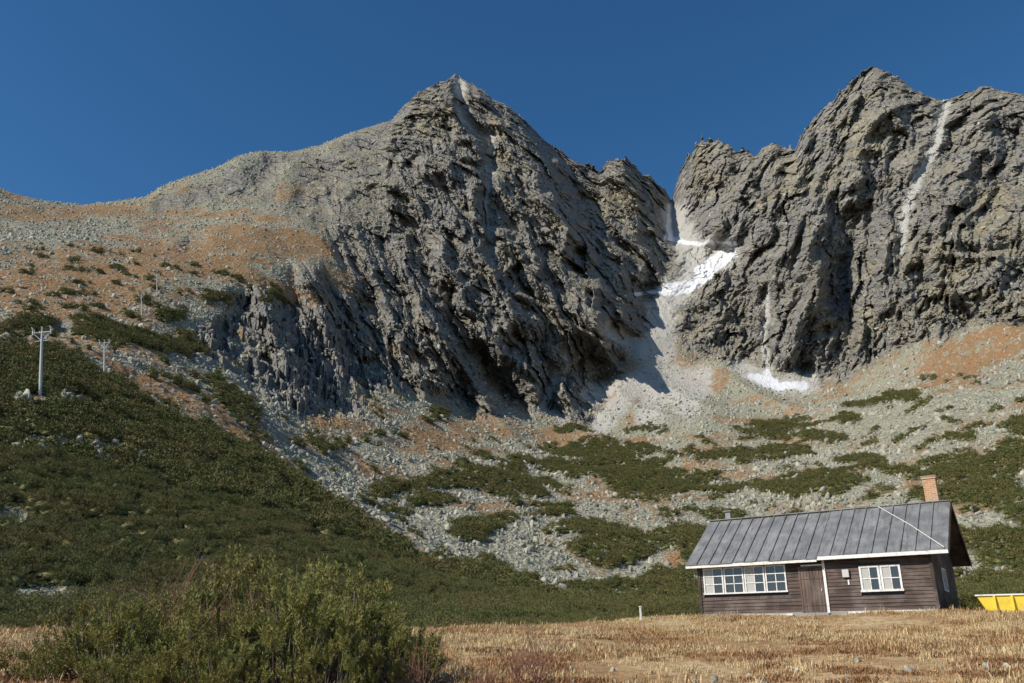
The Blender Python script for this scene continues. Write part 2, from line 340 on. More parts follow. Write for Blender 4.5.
pinec=nb.mix(nb.step(nfine,.4,.6),(.04,.045,.018),(.08,.082,.032))
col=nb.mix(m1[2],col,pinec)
col=nb.mix(nb.math('MULTIPLY',m2[2],.85),col,nb.mix(nfine,(.42,.41,.37),(.62,.61,.58)))
col=nb.mix(m2[0],col,(.78,.79,.82))
n1=nb.noise(.25,4,.6);n2_=nb.noise(6,3,.7)
pl=nb.mix(nb.step(n1,.42,.58),(.38,.23,.115),(.58,.43,.24)); pl=nb.mix(nb.step(n2_,.42,.62),pl,nb.mix(.6,pl,(.15,.10,.05)))
col=nb.mix(m2[1],col,pl)
nt.links.new(col,bs.inputs['Base Color']); bs.inputs['Roughness'].default_value=.95; bs.inputs['Specular IOR Level'].default_value=.1
bfar=nb.bump(nb.math('MULTIPLY',nb.math('ADD',nfine,nb.math('MULTIPLY',vc,.6)),nb.math('SUBTRACT',1.0,m2[1])),1.8,.9)
nt.links.new(bfar,bs.inputs['Normal'])
def bigmesh(name,V,faces_idx,mat):
    me=bpy.data.meshes.new(name); nv=len(V);nf=len(faces_idx);k=faces_idx.shape[1]
    me.vertices.add(nv); me.vertices.foreach_set('co',V.astype(np.float32).ravel())
    me.loops.add(nf*k); me.loops.foreach_set('vertex_index',faces_idx.astype(np.int32).ravel())
    me.polygons.add(nf); me.polygons.foreach_set('loop_start',np.arange(0,nf*k,k,dtype=np.int32))
    me.update(calc_edges=True); me.validate()
    if mat: me.materials.append(mat)
    return me
idx=np.arange(NR*NC).reshape(NR,NC)
faces=np.stack([idx[:-1,:-1],idx[:-1,1:],idx[1:,1:],idx[1:,:-1]],-1).reshape(-1,4)
me=bigmesh('mountain_terrain',V.reshape(-1,3),faces,mt)
for nm,chs in (('m1',(rock,rust,pine)),('m2',(snow,plain,pale)),('m3',(lic,))):
    at=me.color_attributes.new(nm,'FLOAT_COLOR','POINT')
    c=np.ones((NR*NC,4),np.float32)
    for i,ch in enumerate(chs): c[:,i]=ch.ravel()
    at.data.foreach_set('color',c.ravel())
me.polygons.foreach_set('use_smooth',np.zeros(len(me.polygons),bool))
ter=bpy.data.objects.new('mountain_terrain',me); scene.collection.objects.link(ter)
print('terrain',time.time()-T0)
def ground_z(x,y):
    a=math.atan2(x,y); r=math.hypot(x,y); c=int(np.argmin(np.abs(AZ-a)))
    return float(np.interp(r,RR[:240,c],V[:240,c,2]))
vis=(np.abs(az_deg)<39)
VXd=VX[:,vis];VYd=VY[:,vis];Vd=V[:,vis]
def locate(X,Y,rmin=50):
    e=(VXd-X)**2+(VYd-Y)**2; rad=np.hypot(Vd[...,0],Vd[...,1])
    m=(e<9)&(rad>rmin)
    if not m.any(): m=(e<=e.min()+4)
    rr_=np.where(m,rad,1e9); i=np.unravel_index(np.argmin(rr_),rr_.shape); return Vd[i].astype(float)
# ---------------------------------------------------------------- plant materials
def leafmat(name,c1,c2,c3,pscale=.15,grain=9,dark=.45):
    m,nt,bs=newmat(name); nb=NB(nt)
    oi=nt.nodes.new('ShaderNodeObjectInfo')
    c=nb.mix(oi.outputs['Random'],c1,c2); c=nb.mix(nb.step(nb.noise(pscale,2,.6),.42,.62),c,c3)
    if grain: c=nb.mix(nb.step(nb.noise(grain,1,.6),.35,.65),c,nb.mix(dark,c,(0.01,0.012,0.006)))
    nt.links.new(c,bs.inputs['Base Color']); bs.inputs['Roughness'].default_value=.6; bs.inputs['Specular IOR Level'].default_value=.25
    return m
m_need=leafmat('pine_needles',(.105,.122,.036),(.15,.152,.05),(.165,.142,.052),.12,0)
m_needf=leafmat('pine_needles_near',(.21,.24,.06),(.27,.28,.075),(.34,.30,.09),2.2,7,.5)
m_grass=leafmat('dry_grass_blades',(.72,.54,.29),(.84,.68,.40),(.58,.36,.17),.35,9)
m_bilb=leafmat('bilberry_leaves',(.42,.22,.10),(.48,.27,.13),(.32,.17,.08),.5,9)
m_twig,nt,bs=newmat('bare_twig_bark'); bs.inputs['Base Color'].default_value=(.26,.13,.085,1); bs.inputs['Roughness'].default_value=.8
m_bark,nt,bs=newmat('pine_bark'); nb=NB(nt); nt.links.new(nb.mix(nb.noise(20),(.09,.065,.045),(.2,.155,.12)),bs.inputs['Base Color'])
m_bould,nt,bs=newmat('boulder_granite'); nb=NB(nt); oi=nt.nodes.new('ShaderNodeObjectInfo')
c=nb.mix(oi.outputs['Random'],(.24,.235,.19),(.50,.485,.39)); c=nb.mix(nb.step(nb.noise(1.3,3,.7),.4,.62),c,nb.mix(.6,c,(.2,.19,.155)))
nt.links.new(c,bs.inputs['Base Color']); bs.inputs['Roughness'].default_value=.95
# ---------------------------------------------------------------- plant meshes
def norm(a): return a/np.maximum(np.linalg.norm(a,axis=-1,keepdims=True),1e-6)
def tube(pts,r0,r1,n=4):
    pts=np.array(pts,float); V=[];Fc=[]
    for i,p in enumerate(pts):
        t=norm(pts[min(i+1,len(pts)-1)]-pts[max(i-1,0)]); a=norm(np.cross(t,[.3,.5,.81])); b=np.cross(t,a)
        r=r0+(r1-r0)*i/(len(pts)-1)
        for j in range(n): V.append(p+r*(a*math.cos(2*math.pi*j/n)+b*math.sin(2*math.pi*j/n)))
    for i in range(len(pts)-1):
        for j in range(n):
            Fc.append((i*n+j,i*n+(j+1)%n,(i+1)*n+(j+1)%n)); Fc.append((i*n+j,(i+1)*n+(j+1)%n,(i+1)*n+j))
    return np.array(V),np.array(Fc)
def join(parts):
    Vs=[];Fs=[];Ms=[];o=0
    for v,f,m in parts:
        Vs.append(v);Fs.append(f+o);Ms.append(np.full(len(f),m));o+=len(v)
    return np.concatenate(Vs),np.concatenate(Fs),np.concatenate(Ms)
def trimesh(name,parts,mats):
    v,f,m=join(parts); me=bigmesh(name,v,f,None)
    for q in mats: me.materials.append(q)
    if len(me.polygons)==len(m): me.polygons.foreach_set('material_index',m.astype(np.int32))
    return me
def ico(sub):
    import bmesh
    bm=bmesh.new(); bmesh.ops.create_icosphere(bm,subdivisions=sub,radius=1); 
    v=np.array([x.co[:] for x in bm.verts]); f=np.array([[q.index for q in x.verts] for x in bm.faces]); bm.free(); return v,f
def pine_shrub(name,seed,nclump,nshoot,nneedle,nl,nw,R=1.0,H=1.15,slen=.24,core=True,branches=True,mat=None,tight=1.0,droop=.95):
    g=np.random.default_rng(seed)
    th=g.uniform(0,2*math.pi,nclump); ph=np.arccos(g.uniform(.0,1,nclump)); q=g.uniform(.55,1.18,nclump)
    lob=1+.22*np.sin(th*3+seed)+.12*np.sin(th*5+2*seed)
    C=np.stack([R*np.sin(ph)*np.cos(th)*q*lob,R*np.sin(ph)*np.sin(th)*q*lob,.12+H*(.15+.8*np.cos(ph))*q*(1+.18*np.sin(2*th+seed))*.85],-1)
    crad=g.uniform(.20,.36,nclump)*R*(1.0 if nclump>15 else 1.25)*tight
    ci=np.repeat(np.arange(nclump),nshoot); n=len(ci)
    o=norm(g.normal(size=(n,3)))*np.cbrt(g.uniform(.05,1,n))[:,None]*crad[ci][:,None]*np.array([1,1,.75])
    pos=C[ci]+o; pos[:,2]=np.maximum(pos[:,2],.03)
    out=norm(C[ci]*np.array([1,1,.3])); d=norm(out*.45+norm(o)*.35+np.array([0,0,droop])+g.normal(size=(n,3))*.18)
    sl_=slen*g.uniform(.5,1.4,n)
    si=np.repeat(np.arange(n),nneedle); m=len(si)
    uu=g.uniform(0,1,m)**.8; base=pos[si]+d[si]*(sl_[si]*uu)[:,None]
    pr=norm(np.cross(d[si],norm(g.normal(size=(m,3))))); nd=norm(d[si]*.75+pr*.75)
    side=norm(np.cross(nd,norm(g.normal(size=(m,3)))))*nw*.5
    ln=(nl*g.uniform(.7,1.2,m))[:,None]
    v=np.stack([base-side,base+side,base+nd*ln],1).reshape(-1,3); f=np.arange(m*3).reshape(-1,3)
    parts=[(v,f,0)]
    if branches:
        for c in C:
            mid=c*np.array([.65,.65,.25])+g.normal(size=3)*.05
            tv,tf=tube([np.array([0,0,-.05])+g.normal(size=3)*.04,mid,c*.98],.03,.010); parts.append((tv,tf,1))
        for i in g.integers(0,nclump,6):
            c=C[i]; e=c+norm(np.array([c[0],c[1],1.2])+g.normal(size=3)*.3)*g.uniform(.3,.55)
            tv,tf=tube([c*.8,c,e],.010,.003,3); parts.append((tv,tf,1))
    if core:
        iv,jf=ico(2); a=np.arctan2(iv[:,1],iv[:,0])
        l=1+.22*np.sin(a*3+seed)+.12*np.sin(a*5+2*seed)
        k_=.66*l*(1+.12*np.sin(iv[:,0]*7+seed)*np.cos(iv[:,1]*6))
        iv=iv*k_[:,None]*np.array([R,R,H*.8]); iv[:,2]=np.maximum(iv[:,2],-.1); parts.append((iv,jf,0))
    return trimesh(name,parts,[mat or m_need,m_bark])
def coll(name,meshes):
    c=bpy.data.collections.new(name)
    for m in meshes:
        o=bpy.data.objects.new(m.name,m); c.objects.link(o)
    return c
def scatter(name,P,rot,scl,ix,collection):
    me=bpy.data.meshes.new(name); me.vertices.add(len(P)); me.vertices.foreach_set('co',np.asarray(P,np.float32).ravel())
    a=me.attributes.new('rot','FLOAT_VECTOR','POINT'); a.data.foreach_set('vector',np.asarray(rot,np.float32).ravel())
    a=me.attributes.new('scl','FLOAT_VECTOR','POINT'); a.data.foreach_set('vector',np.asarray(scl,np.float32).ravel())
    a=me.attributes.new('pick','INT','POINT'); a.data.foreach_set('value',np.asarray(ix,np.int32))
    ob=bpy.data.objects.new(name,me); scene.collection.objects.link(ob)
    ng=bpy.data.node_groups.new(name+'_nodes','GeometryNodeTree')
    ng.interface.new_socket('Geometry',in_out='INPUT',socket_type='NodeSocketGeometry')
    ng.interface.new_socket('Geometry',in_out='OUTPUT',socket_type='NodeSocketGeometry')
    N=ng.nodes; gi=N.new('NodeGroupInput');go=N.new('NodeGroupOutput');ip=N.new('GeometryNodeInstanceOnPoints')
    ci=N.new('GeometryNodeCollectionInfo'); ci.inputs['Collection'].default_value=collection
    ci.inputs['Separate Children'].default_value=True; ci.inputs['Reset Children'].default_value=True
    def na(nm,t):
        n=N.new('GeometryNodeInputNamedAttribute'); n.data_type=t; n.inputs['Name'].default_value=nm; return n.outputs['Attribute']
    lk=ng.links.new
    lk(gi.outputs[0],ip.inputs['Points']); lk(ci.outputs[0],ip.inputs['Instance']); ip.inputs['Pick Instance'].default_value=True
    lk(na('pick','INT'),ip.inputs['Instance Index']); lk(na('rot','FLOAT_VECTOR'),ip.inputs['Rotation']); lk(na('scl','FLOAT_VECTOR'),ip.inputs['Scale'])
    lk(ip.outputs[0],go.inputs[0])
    md=ob.modifiers.new('scatter','NODES'); md.node_group=ng; return ob
A=Vd[:-1,:-1];B=Vd[:-1,1:];C_=Vd[1:,:-1]
cell=np.linalg.norm(np.cross(B-A,C_-A),axis=-1)
Rd=np.hypot(A[...,0],A[...,1])
def sample(weight,n):
    wgt=(weight*cell).ravel(); tot=wgt.sum(); n=int(n if n>1 else tot*n)
    i=rng.choice(len(wgt),size=n,p=wgt/tot); r,c=np.unravel_index(i,cell.shape)
    a_=rng.uniform(0,1,(n,1));b_=rng.uniform(0,1,(n,1))
    return A[r,c]+(B[r,c]-A[r,c])*a_+(C_[r,c]-A[r,c])*b_
pd=pine[:,vis][:-1,:-1]; rkd=rock[:,vis][:-1,:-1]; rud=rust[:,vis][:-1,:-1]; snd=snow[:,vis][:-1,:-1]
midp=[pine_shrub('dwarf_pine_mid',s,22,14,9,.13,.028,slen=.22,branches=False) for s in (1,2,3)]
lowp=[pine_shrub('dwarf_pine_low',s,14,9,5,.24,.08,slen=.28,branches=False) for s in (5,6,7)]
cm=coll('dwarf_pine_mid_clumps',midp); cl=coll('dwarf_pine_low_clumps',lowp)
def put(name,P,smin,smax,cc,nv,flat=(.6,1.0)):
    n=len(P); s=rng.uniform(smin,smax,n); h=s*rng.uniform(*flat,n)
    rot=np.stack([rng.normal(0,.08,n),rng.normal(0,.08,n),rng.uniform(0,6.28,n)],-1)
    return scatter(name,P-np.array([0,0,.12]),rot,np.stack([s,s,h],-1),rng.integers(0,nv,n),cc)
Pm=sample(np.where((pd>.5)&(Rd<130),1,0),0.42); put('dwarf_pine_thicket',Pm,.8,1.6,cm,3)
Pl=sample(np.where((pd>.5)&(Rd>=130)&(Rd<290),1,0),0.30); put('dwarf_pine_thicket',Pl,.9,1.9,cl,3)
Pf=sample(np.where((pd>.5)&(Rd>=290)&(Rd<720),1,0),0.14); put('dwarf_pine_thicket',Pf,1.2,2.6,cl,3,(.55,1.0))
print('pines',len(Pm),len(Pl),len(Pf))
g=rng; xs=[]
for _ in range(520):
    r=g.uniform(34,78); a_=math.radians(g.uniform(-38,-3.5 if r<50 else 9)); x,y=r*math.sin(a_),r*math.cos(a_)
    if a_<math.radians(-22) and r<55: continue
    if r<34+ (8 if a_>math.radians(-12) else 0): continue
    xs.append((x,y,ground_z(x,y)))
put('dwarf_pine_thicket',np.array(xs),.7,1.15,cm,3)
bms=[]
for s in range(5):
    g=np.random.default_rng(s+50); v,f=ico(2)
    for _ in range(12):
        nrm=norm(g.normal(size=3)); dd_=g.uniform(.4,.75); t=v@nrm; v=v-np.outer(np.maximum(t-dd_,0),nrm)
    v=v*np.array([1.3,g.uniform(.8,1.1),g.uniform(.55,.85)]); bms.append(trimesh('boulder',[(v,f,0)],[m_bould]))
cb=coll('boulder_kinds',bms)
wt=(1-pd)*(1-.8*rkd)*(1-.85*rud)*(1-snd)*(Rd>150)*(Rd<1150)*(KK[:,vis][:-1,:-1]<10.9)*(1-.8*sst(KK[:,vis][:-1,:-1],9.2,9.6)*sst(VXd[:-1,:-1],400,440))*(1+1.2*(Rd<520))
Pb=sample(wt,42000); n=len(Pb); s=.42*rng.lognormal(0,.65,n)*(0.95+.9*sst(np.hypot(Pb[:,0],Pb[:,1]),250,700))+.15; s=np.minimum(s,2.6)
scatter('talus_boulders',Pb,rng.uniform(0,6.28,(n,3)),np.stack([s,s*.9,s*.8],-1),rng.integers(0,5,n),cb)
bl=[]
def band(lst):
    for X,Y,sx,sy,n,smin,smax in lst:
        for _ in range(n):
            p=locate(X+rng.normal()*sx,Y+rng.normal()*sy,90); bl.append((p[0],p[1],p[2]+smin*.8,rng.uniform(smin,smax)))
band([(60,446,32,2.2,36,.4,1.1),(115,456,14,2,14,.4,1.0),(24,404,4,1.2,4,1.3,1.9),(66,401,5,1.2,5,1.1,1.5),(810,505,50,6,80,.7,1.6),(740,468,40,3,26,.8,1.8),(560,410,14,8,30,.8,2),(300,350,60,30,60,.8,1.8),(540,540,60,12,60,.6,1.4)])
bl=np.array(bl); n=len(bl)
scatter('large_boulders',bl[:,:3],rng.uniform(0,6.28,(n,3)),np.stack([bl[:,3]]*3,-1),rng.integers(0,5,n),cb)
def tuft(name,seed,nb_=24,mat=None,wd=.006,hh=1.0,sp_=.10):
    g=np.random.default_rng(seed); V_=[];F_=[]
    for i in range(nb_):
        b=np.array([g.normal()*sp_,g.normal()*sp_,-.02]); a=g.uniform(0,6.28); ln=g.uniform(.08,.24)*hh; ld=g.uniform(.2,1.1)
        dr=np.array([math.cos(a),math.sin(a),0]); sd=np.array([-dr[1],dr[0],0])*wd
        m_=b+dr*ln*.3*ld+np.array([0,0,ln*.55]); t_=b+dr*ln*ld+np.array([0,0,ln*(1-.5*ld)])
        o=len(V_); V_+= [b-sd,b+sd,m_-sd*.8,m_+sd*.8,t_]; F_+=[(o,o+1,o+3),(o,o+3,o+2),(o+2,o+3,o+4)]
    return trimesh(name,[(np.array(V_),np.array(F_),0)],[mat or m_grass])
cg=coll('grass_kinds',[tuft('dry_grass_tuft',s) for s in range(4)])
cbil=coll('bilberry_kinds',[tuft('bilberry_plant',s+20,40,m_bilb,.010,.7,.16) for s in range(3)])
NG=46000
r=np.where(rng.random(NG)<.35,np.sqrt(rng.uniform(8**2,56**2,NG)),rng.uniform(9,42,NG)); a_=np.radians(rng.uniform(-36,37,NG)); x=r*np.sin(a_);y=r*np.cos(a_)
ha,hb=hutloc(x,y); ok=~((ha>-.1)&(ha<HL+.1)&(hb>-.1)&(hb<HD+.1)); pts=np.stack([x,y,r],-1)[ok]
ca=np.clip(np.searchsorted(AZ,np.arctan2(pts[:,0],pts[:,1])),0,NC-1)
pz=np.array([np.interp(r,RR[:240,c],V[:240,c,2]) for r,c in zip(pts[:,2],ca)])
n=len(pts); dens=pn(pts[:,0]/3,pts[:,1]/3,.3,71)+.6*pn(pts[:,0]/1.1,pts[:,1]/1.1,.3,72); s=rng.uniform(.45,1.0,n)*(1+.5*dens)
s=np.where(rng.random(n)<.04,s*1.9,s)
bil=(pn(pts[:,0]/2.6,pts[:,1]/2.6,.3,75)+.8*pn(pts[:,0]/.9,pts[:,1]/.9,.3,76)+.12*(1-sst(pts[:,2],20,30))+.5*(rng.random(n)-.5)>.38)&(pts[:,2]<34)
keep=(rng.random(n)<np.clip(.65+dens*1.5,.12,1))&~(bil&(rng.random(n)<.5))
def place_t(name,kp,ss,nk,cc): scatter(name,np.stack([pts[:,0],pts[:,1],pz],-1)[kp],np.stack([0*s,0*s,rng.uniform(0,6.28,n)],-1)[kp],np.stack([ss,ss,ss],-1)[kp],rng.integers(0,nk,n)[kp],cc)
place_t('dry_grass',keep,s,4,cg)
place_t('bilberry_patch',bil&(rng.random(n)<.6),rng.uniform(.5,1.0,n),3,cbil)
hi=[pine_shrub('dwarf_pine_shrub_mesh',s,46,11,44,.07,.013,slen=.27,R=1.0,H=1.22,core=False,mat=m_needf,tight=.48,droop=1.0) for s in (11,12,13,14)]
fg=[(-7.3,13.8,.5),(-6.7,14.4,.85),(-5.9,13.4,.85),(-5.1,15,1.25),(-4.7,13.6,1.0),(-3.9,14.8,1.20),(-3.3,13.2,.95),(-2.6,14.3,1.12),(-1.95,13.8,.70),(-4.3,16.4,1.32),(-6.0,16.5,1.08),(-3.0,16.2,1.15),(-5.4,12.2,.5),(-3.9,12.1,.55),(-2.6,12.9,.6),(-4.5,12.6,.7)]
for i,(x,y,s_) in enumerate(fg):
    o=bpy.data.objects.new('dwarf_pine_shrub',hi[i%4]); scene.collection.objects.link(o)
    o.location=(x,y,ground_z(x,y)-.05); o.scale=(s_,s_,s_*rng.uniform(.95,1.12)); o.rotation_euler=(0,0,rng.uniform(0,6.28))
def twig_shrub(seed,h):
    g=np.random.default_rng(seed); parts=[]
    def grow(p,d,l,r,lv):
        pts=[p]
        for i in range(3): d=norm(d+g.normal(size=3)*.12+np.array([0,0,.04])); pts.append(pts[-1]+d*l/3)
        tv,tf=tube(pts,r,r*.5,3); parts.append((tv,tf,0))
        if lv>0:
            for i in range(4): grow(pts[1+i%3],norm(d+g.normal(size=3)*.5),l*.6,r*.55,lv-1)
    for i in range(9): grow(np.zeros(3),norm(np.array([g.normal()*.45,g.normal()*.45,1])),h*.6,.009,2)
    return trimesh('bare_willow_shrub',parts,[m_twig])
for i,(x,y,h) in enumerate([(.35,13.6,1.0),(.1,14.0,.7),(-.4,13.3,.5),(-1.3,13.2,.9),(-5.4,14.2,2.2),(-4.4,13.7,2.0),(-1.9,14.8,1.4),(-6.3,13.9,1.6),(-5.9,15.2,2.2)]):
    o=bpy.data.objects.new('bare_willow_shrub',twig_shrub(90+i,h)); scene.collection.objects.link(o); o.location=(x,y,ground_z(x,y)-.03)
st=[]
for _ in range(70):
    x=rng.uniform(-8.5,9);y=rng.uniform(12.6,17) if rng.random()<.6 else rng.uniform(17,34); st.append((x,y,ground_z(x,y),rng.uniform(.05,.14)))
st=np.array(st); n_=len(st); scatter('field_stones',st[:,:3],rng.uniform(0,6.28,(n_,3)),np.stack([st[:,3]]*3,-1),rng.integers(0,5,n_),cb)
print('plants',time.time()-T0)
# ---------------------------------------------------------------- hut
def wood(name,c1,c2,axis,row=0):
    m,nt,bs=newmat(name); nb=NB(nt); tc=nt.nodes.new('ShaderNodeTexCoord')
    st={'x':(.6,14,14),'z':(14,14,.6)}[axis]
    n=nb.noise(2.0,5,.65,vec=tc.outputs['Object'],stretch=st); n_=nb.noise(1.2,3,.6,vec=tc.outputs['Object'])
    ms=nb.noise(1.0,1,.5,vec=tc.outputs['Object'],stretch=((.35,1,6.9) if axis=='x' else (6,6,.2)))
    c=nb.mix(nb.step(n,.35,.65),c1,c2); c=nb.mix(nb.step(ms,.38,.62),c,nb.mix(.6,c,(.02,.014,.011)))
    c=nb.mix(nb.step(n_,.45,.68),c,nb.mix(.55,c,(.20,.165,.145)))
    nt.links.new(c,bs.inputs['Base Color']); bs.inputs['Roughness'].default_value=.8; nt.links.new(nb.bump(n,.01),bs.inputs['Normal']); return m
m_wall=wood('weathered_boards',(.04,.025,.02),(.145,.095,.075),'x')
m_wallv=wood('weathered_boards_upright',(.03,.02,.015),(.09,.062,.048),'z')
m_door=wood('door_boards',(.08,.05,.036),(.18,.125,.10),'z')
m_white,nt,bs=newmat('white_paint'); nb=NB(nt); nt.links.new(nb.mix(nb.step(nb.noise(8,5,.7),.48,.72),(.78,.77,.74),(.45,.42,.37)),bs.inputs['Base Color']); bs.inputs['Roughness'].default_value=.5
m_glass,nt,bs=newmat('window_glass'); bs.inputs['Base Color'].default_value=(.03,.035,.04,1); bs.inputs['Roughness'].default_value=.06; bs.inputs['Specular IOR Level'].default_value=.8
m_curt,nt,bs=newmat('curtain'); bs.inputs['Base Color'].default_value=(.42,.42,.40,1)
m_roof,nt,bs=newmat('roof_sheet_metal'); nb=NB(nt); tc=nt.nodes.new('ShaderNodeTexCoord')
n=nb.noise(1.1,5,.65,vec=tc.outputs['Object']); n_=nb.noise(2.0,4,.7,vec=tc.outputs['Object'],stretch=(3,.5,.5))
c=nb.mix(nb.step(n,.4,.65),(.18,.183,.185),(.29,.292,.29)); c=nb.mix(nb.step(n_,.48,.7),c,(.14,.125,.11))
nt.links.new(c,bs.inputs['Base Color']); bs.inputs['Roughness'].default_value=.5; bs.inputs['Metallic'].default_value=.1
nt.links.new(nb.bump(n,.03),bs.inputs['Normal'])
m_brick,nt,bs=newmat('chimney_brick'); tc=nt.nodes.new('ShaderNodeTexCoord'); br=nt.nodes.new('ShaderNodeTexBrick')
mp=nt.nodes.new('ShaderNodeMapping'); mp.inputs['Rotation'].default_value=(math.pi/2,0,0)
nt.links.new(tc.outputs['Object'],mp.inputs[0]); nt.links.new(mp.outputs[0],br.inputs['Vector'])
br.inputs['Scale'].default_value=1; br.inputs['Brick Width'].default_value=.25; br.inputs['Row Height'].default_value=.085; br.inputs['Mortar Size'].default_value=.012
br.inputs['Color1'].default_value=(.52,.28,.13,1);br.inputs['Color2'].default_value=(.38,.18,.09,1);br.inputs['Mortar'].default_value=(.5,.42,.32,1)
nt.links.new(br.outputs[0],bs.inputs['Base Color']); bs.inputs['Roughness'].default_value=.9
m_stone,nt,bs=newmat('foundation_stone'); nb=NB(nt); nt.links.new(nb.mix(nb.noise(4),(.18,.17,.15),(.36,.34,.31)),bs.inputs['Base Color'])
m_dark,nt,bs=newmat('dark_interior'); bs.inputs['Base Color'].default_value=(.015,.013,.012,1)
m_steel,nt,bs=newmat('galvanised_steel'); nb=NB(nt); nt.links.new(nb.mix(nb.noise(3),(.42,.43,.43),(.6,.6,.6)),bs.inputs['Base Color']); bs.inputs['Roughness'].default_value=.6
m_yel,nt,bs=newmat('yellow_paint'); nb=NB(nt); nt.links.new(nb.mix(nb.step(nb.noise(2.5,5,.7),.5,.8),(.80,.60,.06),(.5,.33,.07)),bs.inputs['Base Color']); bs.inputs['Roughness'].default_value=.45
def empty(name,loc,rz=0):
    e=bpy.data.objects.new(name,None); scene.collection.objects.link(e); e.location=loc; e.rotation_euler=(0,0,rz); e.empty_display_size=.3; return e
def hexes(name,lst,mat,parent,bev=0):
    V_=[];F_=[]
    for h in lst:
        if len(h)==6:
            x0,x1,y0,y1,z0,z1=h; c=[(x0,y0,z0),(x1,y0,z0),(x1,y1,z0),(x0,y1,z0),(x0,y0,z1),(x1,y0,z1),(x1,y1,z1),(x0,y1,z1)]
        else: c=h
        o=len(V_); V_+=list(c); F_+=[tuple(o+i for i in q) for q in ((3,2,1,0),(4,5,6,7),(0,1,5,4),(1,2,6,5),(2,3,7,6),(3,0,4,7))]
    me=bpy.data.meshes.new(name); me.from_pydata([tuple(map(float,v)) for v in V_],[],F_); me.materials.append(mat)
    ob=bpy.data.objects.new(name,me); scene.collection.objects.link(ob); ob.parent=parent
    if bev:
        b=ob.modifiers.new('bevel','BEVEL'); b.width=bev; b.segments=1
    return ob
hut=empty('wooden_mountain_hut',(HP[0],HP[1],HZ),-TH)
EY,EZ,RY,RZ=-.42,2.33,3.15,4.74; SLP=math.hypot(RY-EY,RZ-EZ); cs,sn=(RY-EY)/SLP,(RZ-EZ)/SLP
BY=2*RY-EY
def sf(t,s,h): return (t,EY+s*cs-h*sn,EZ+s*sn+h*cs)
def sbk(t,s,h): return (t,BY-s*cs+h*sn,EZ+s*sn+h*cs)
def sbox(fn,t0,t1,s0,s1,h0,h1): 
    return [fn(t0,s0,h0),fn(t1,s0,h0),fn(t1,s1,h0),fn(t0,s1,h0),fn(t0,s0,h1),fn(t1,s0,h1),fn(t1,s1,h1),fn(t0,s1,h1)]
hexes('stone_foundation',[(-.03,HL+.03,-.03,HD+.03,-.4,.16)],m_stone,hut)
hexes('inner_walls',[(.08,HL-.08,.08,HD-.08,.1,2.3)],m_dark,hut)
openings=[(.22,4.08,.98,2.20),(4.6,5.72,.0,2.02),(7.1,8.76,.86,1.96)]
bd=[];z=.16;g=np.random.default_rng(3)
while z<2.44:
    z1=min(z+.145,2.46); iv=[(0,HL)]
    for a0,a1,b0,b1 in openings:
        if z1>b0 and z<b1:
            ni=[]
            for p,q in iv:
                if a1<=p or a0>=q: ni.append((p,q)); continue
                if a0>p: ni.append((p,a0))
                if a1<q: ni.append((a1,q))
            iv=ni
    for p,q in iv:
        cur=p
        while cur<q-.01:
            e=min(q,cur+g.uniform(1.2,3.0)); e=q if q-e<.4 else e
            j=g.uniform(-.008,.008); k1=g.uniform(-.006,.004); k2=g.uniform(-.006,.004)
            bd.append([(cur+.003,0.005-.036+j,z+k1),(e-.003,.005-.036+j,z+k2),(e-.003,.06,z+k2),(cur+.003,.06,z+k1),(cur+.003,-.002+j,z1-.010),(e-.003,-.002+j,z1-.010),(e-.003,.06,z1-.010),(cur+.003,.06,z1-.010)])
            cur=e
    z=z1
hexes('front_wall_boards',bd,m_wall,hut)
gb=[]
def top(y): return EZ-.09+ (min(y,2*RY-y)-EY)*sn/cs
for side in (0,1):
    x0,x1=(HL-.06,HL+.0) if side else (0.0,.06)
    yy=.063
    while yy<HD-.01:
        y1=min(yy+.17,HD)
        j=g.uniform(-.006,.006)
        gb.append([(x0+j,yy,.16),(x1+j,yy,.16),(x1+j,y1-.008,.16),(x0+j,y1-.008,.16),(x0+j,yy,top(yy)),(x1+j,yy,top(yy)),(x1+j,y1-.008,top(y1)),(x0+j,y1-.008,top(y1))])
        yy=y1
hexes('gable_wall_boards',gb,m_wallv,hut)
hexes('rear_wall_boards',[(.07,HL-.07,HD-.06,HD,.16,2.45)],m_wall,hut)
hexes('corner_boards',[(-.03,.10,-.065,-.042,.16,2.42),(HL-.10,HL+.03,-.065,-.042,.16,2.42)],m_wallv,hut)
TL,TM,TR_=-.42,5.55,HL+.72
hexes('roof_deck',[sbox(sf,TL+.02,TR_-.02,.03,SLP-.02,-.10,-.005),sbox(sbk,TL+.02,TR_-.02,.03,SLP-.02,-.10,-.005)],m_wallv,hut)
g=np.random.default_rng(8); sh=[]; edges=[]
t=TL
while t<TR_-.05:
    w_=.56*g.uniform(.93,1.07); t1=min(t+w_,TR_)
    if t<TM<t1: t1=TM
    if TR_-t1<.25: t1=TR_
    base=.03 if t>=TM-.01 else 0.0; j=g.uniform(0,.008); e=g.uniform(-.03,.02)
    sh.append(sbox(sf,t+.004,t1-.004,(-.06 if base==0 else .02)+e,SLP,base+j,base+.02+j))
    edges.append((t1,base)); t=t1
sh.append(sbox(sbk,TL,TR_,0,SLP,.0,.03))
for t,base in edges[:-1]:
    sh.append(sbox(sf,t-.02,t+.02,(-.05 if base==0 else .03),SLP-.02,base+.005,base+.075)); sh.append(sbox(sbk,t-.018,t+.018,.02,SLP-.02,.031,.07))
hexes('sheet_metal_roof',sh,m_roof,hut)
hexes('ridge_cap',[(TL,TR_,RY-.14,RY+.14,RZ+.03,RZ+.085)],m_roof,hut,.02)
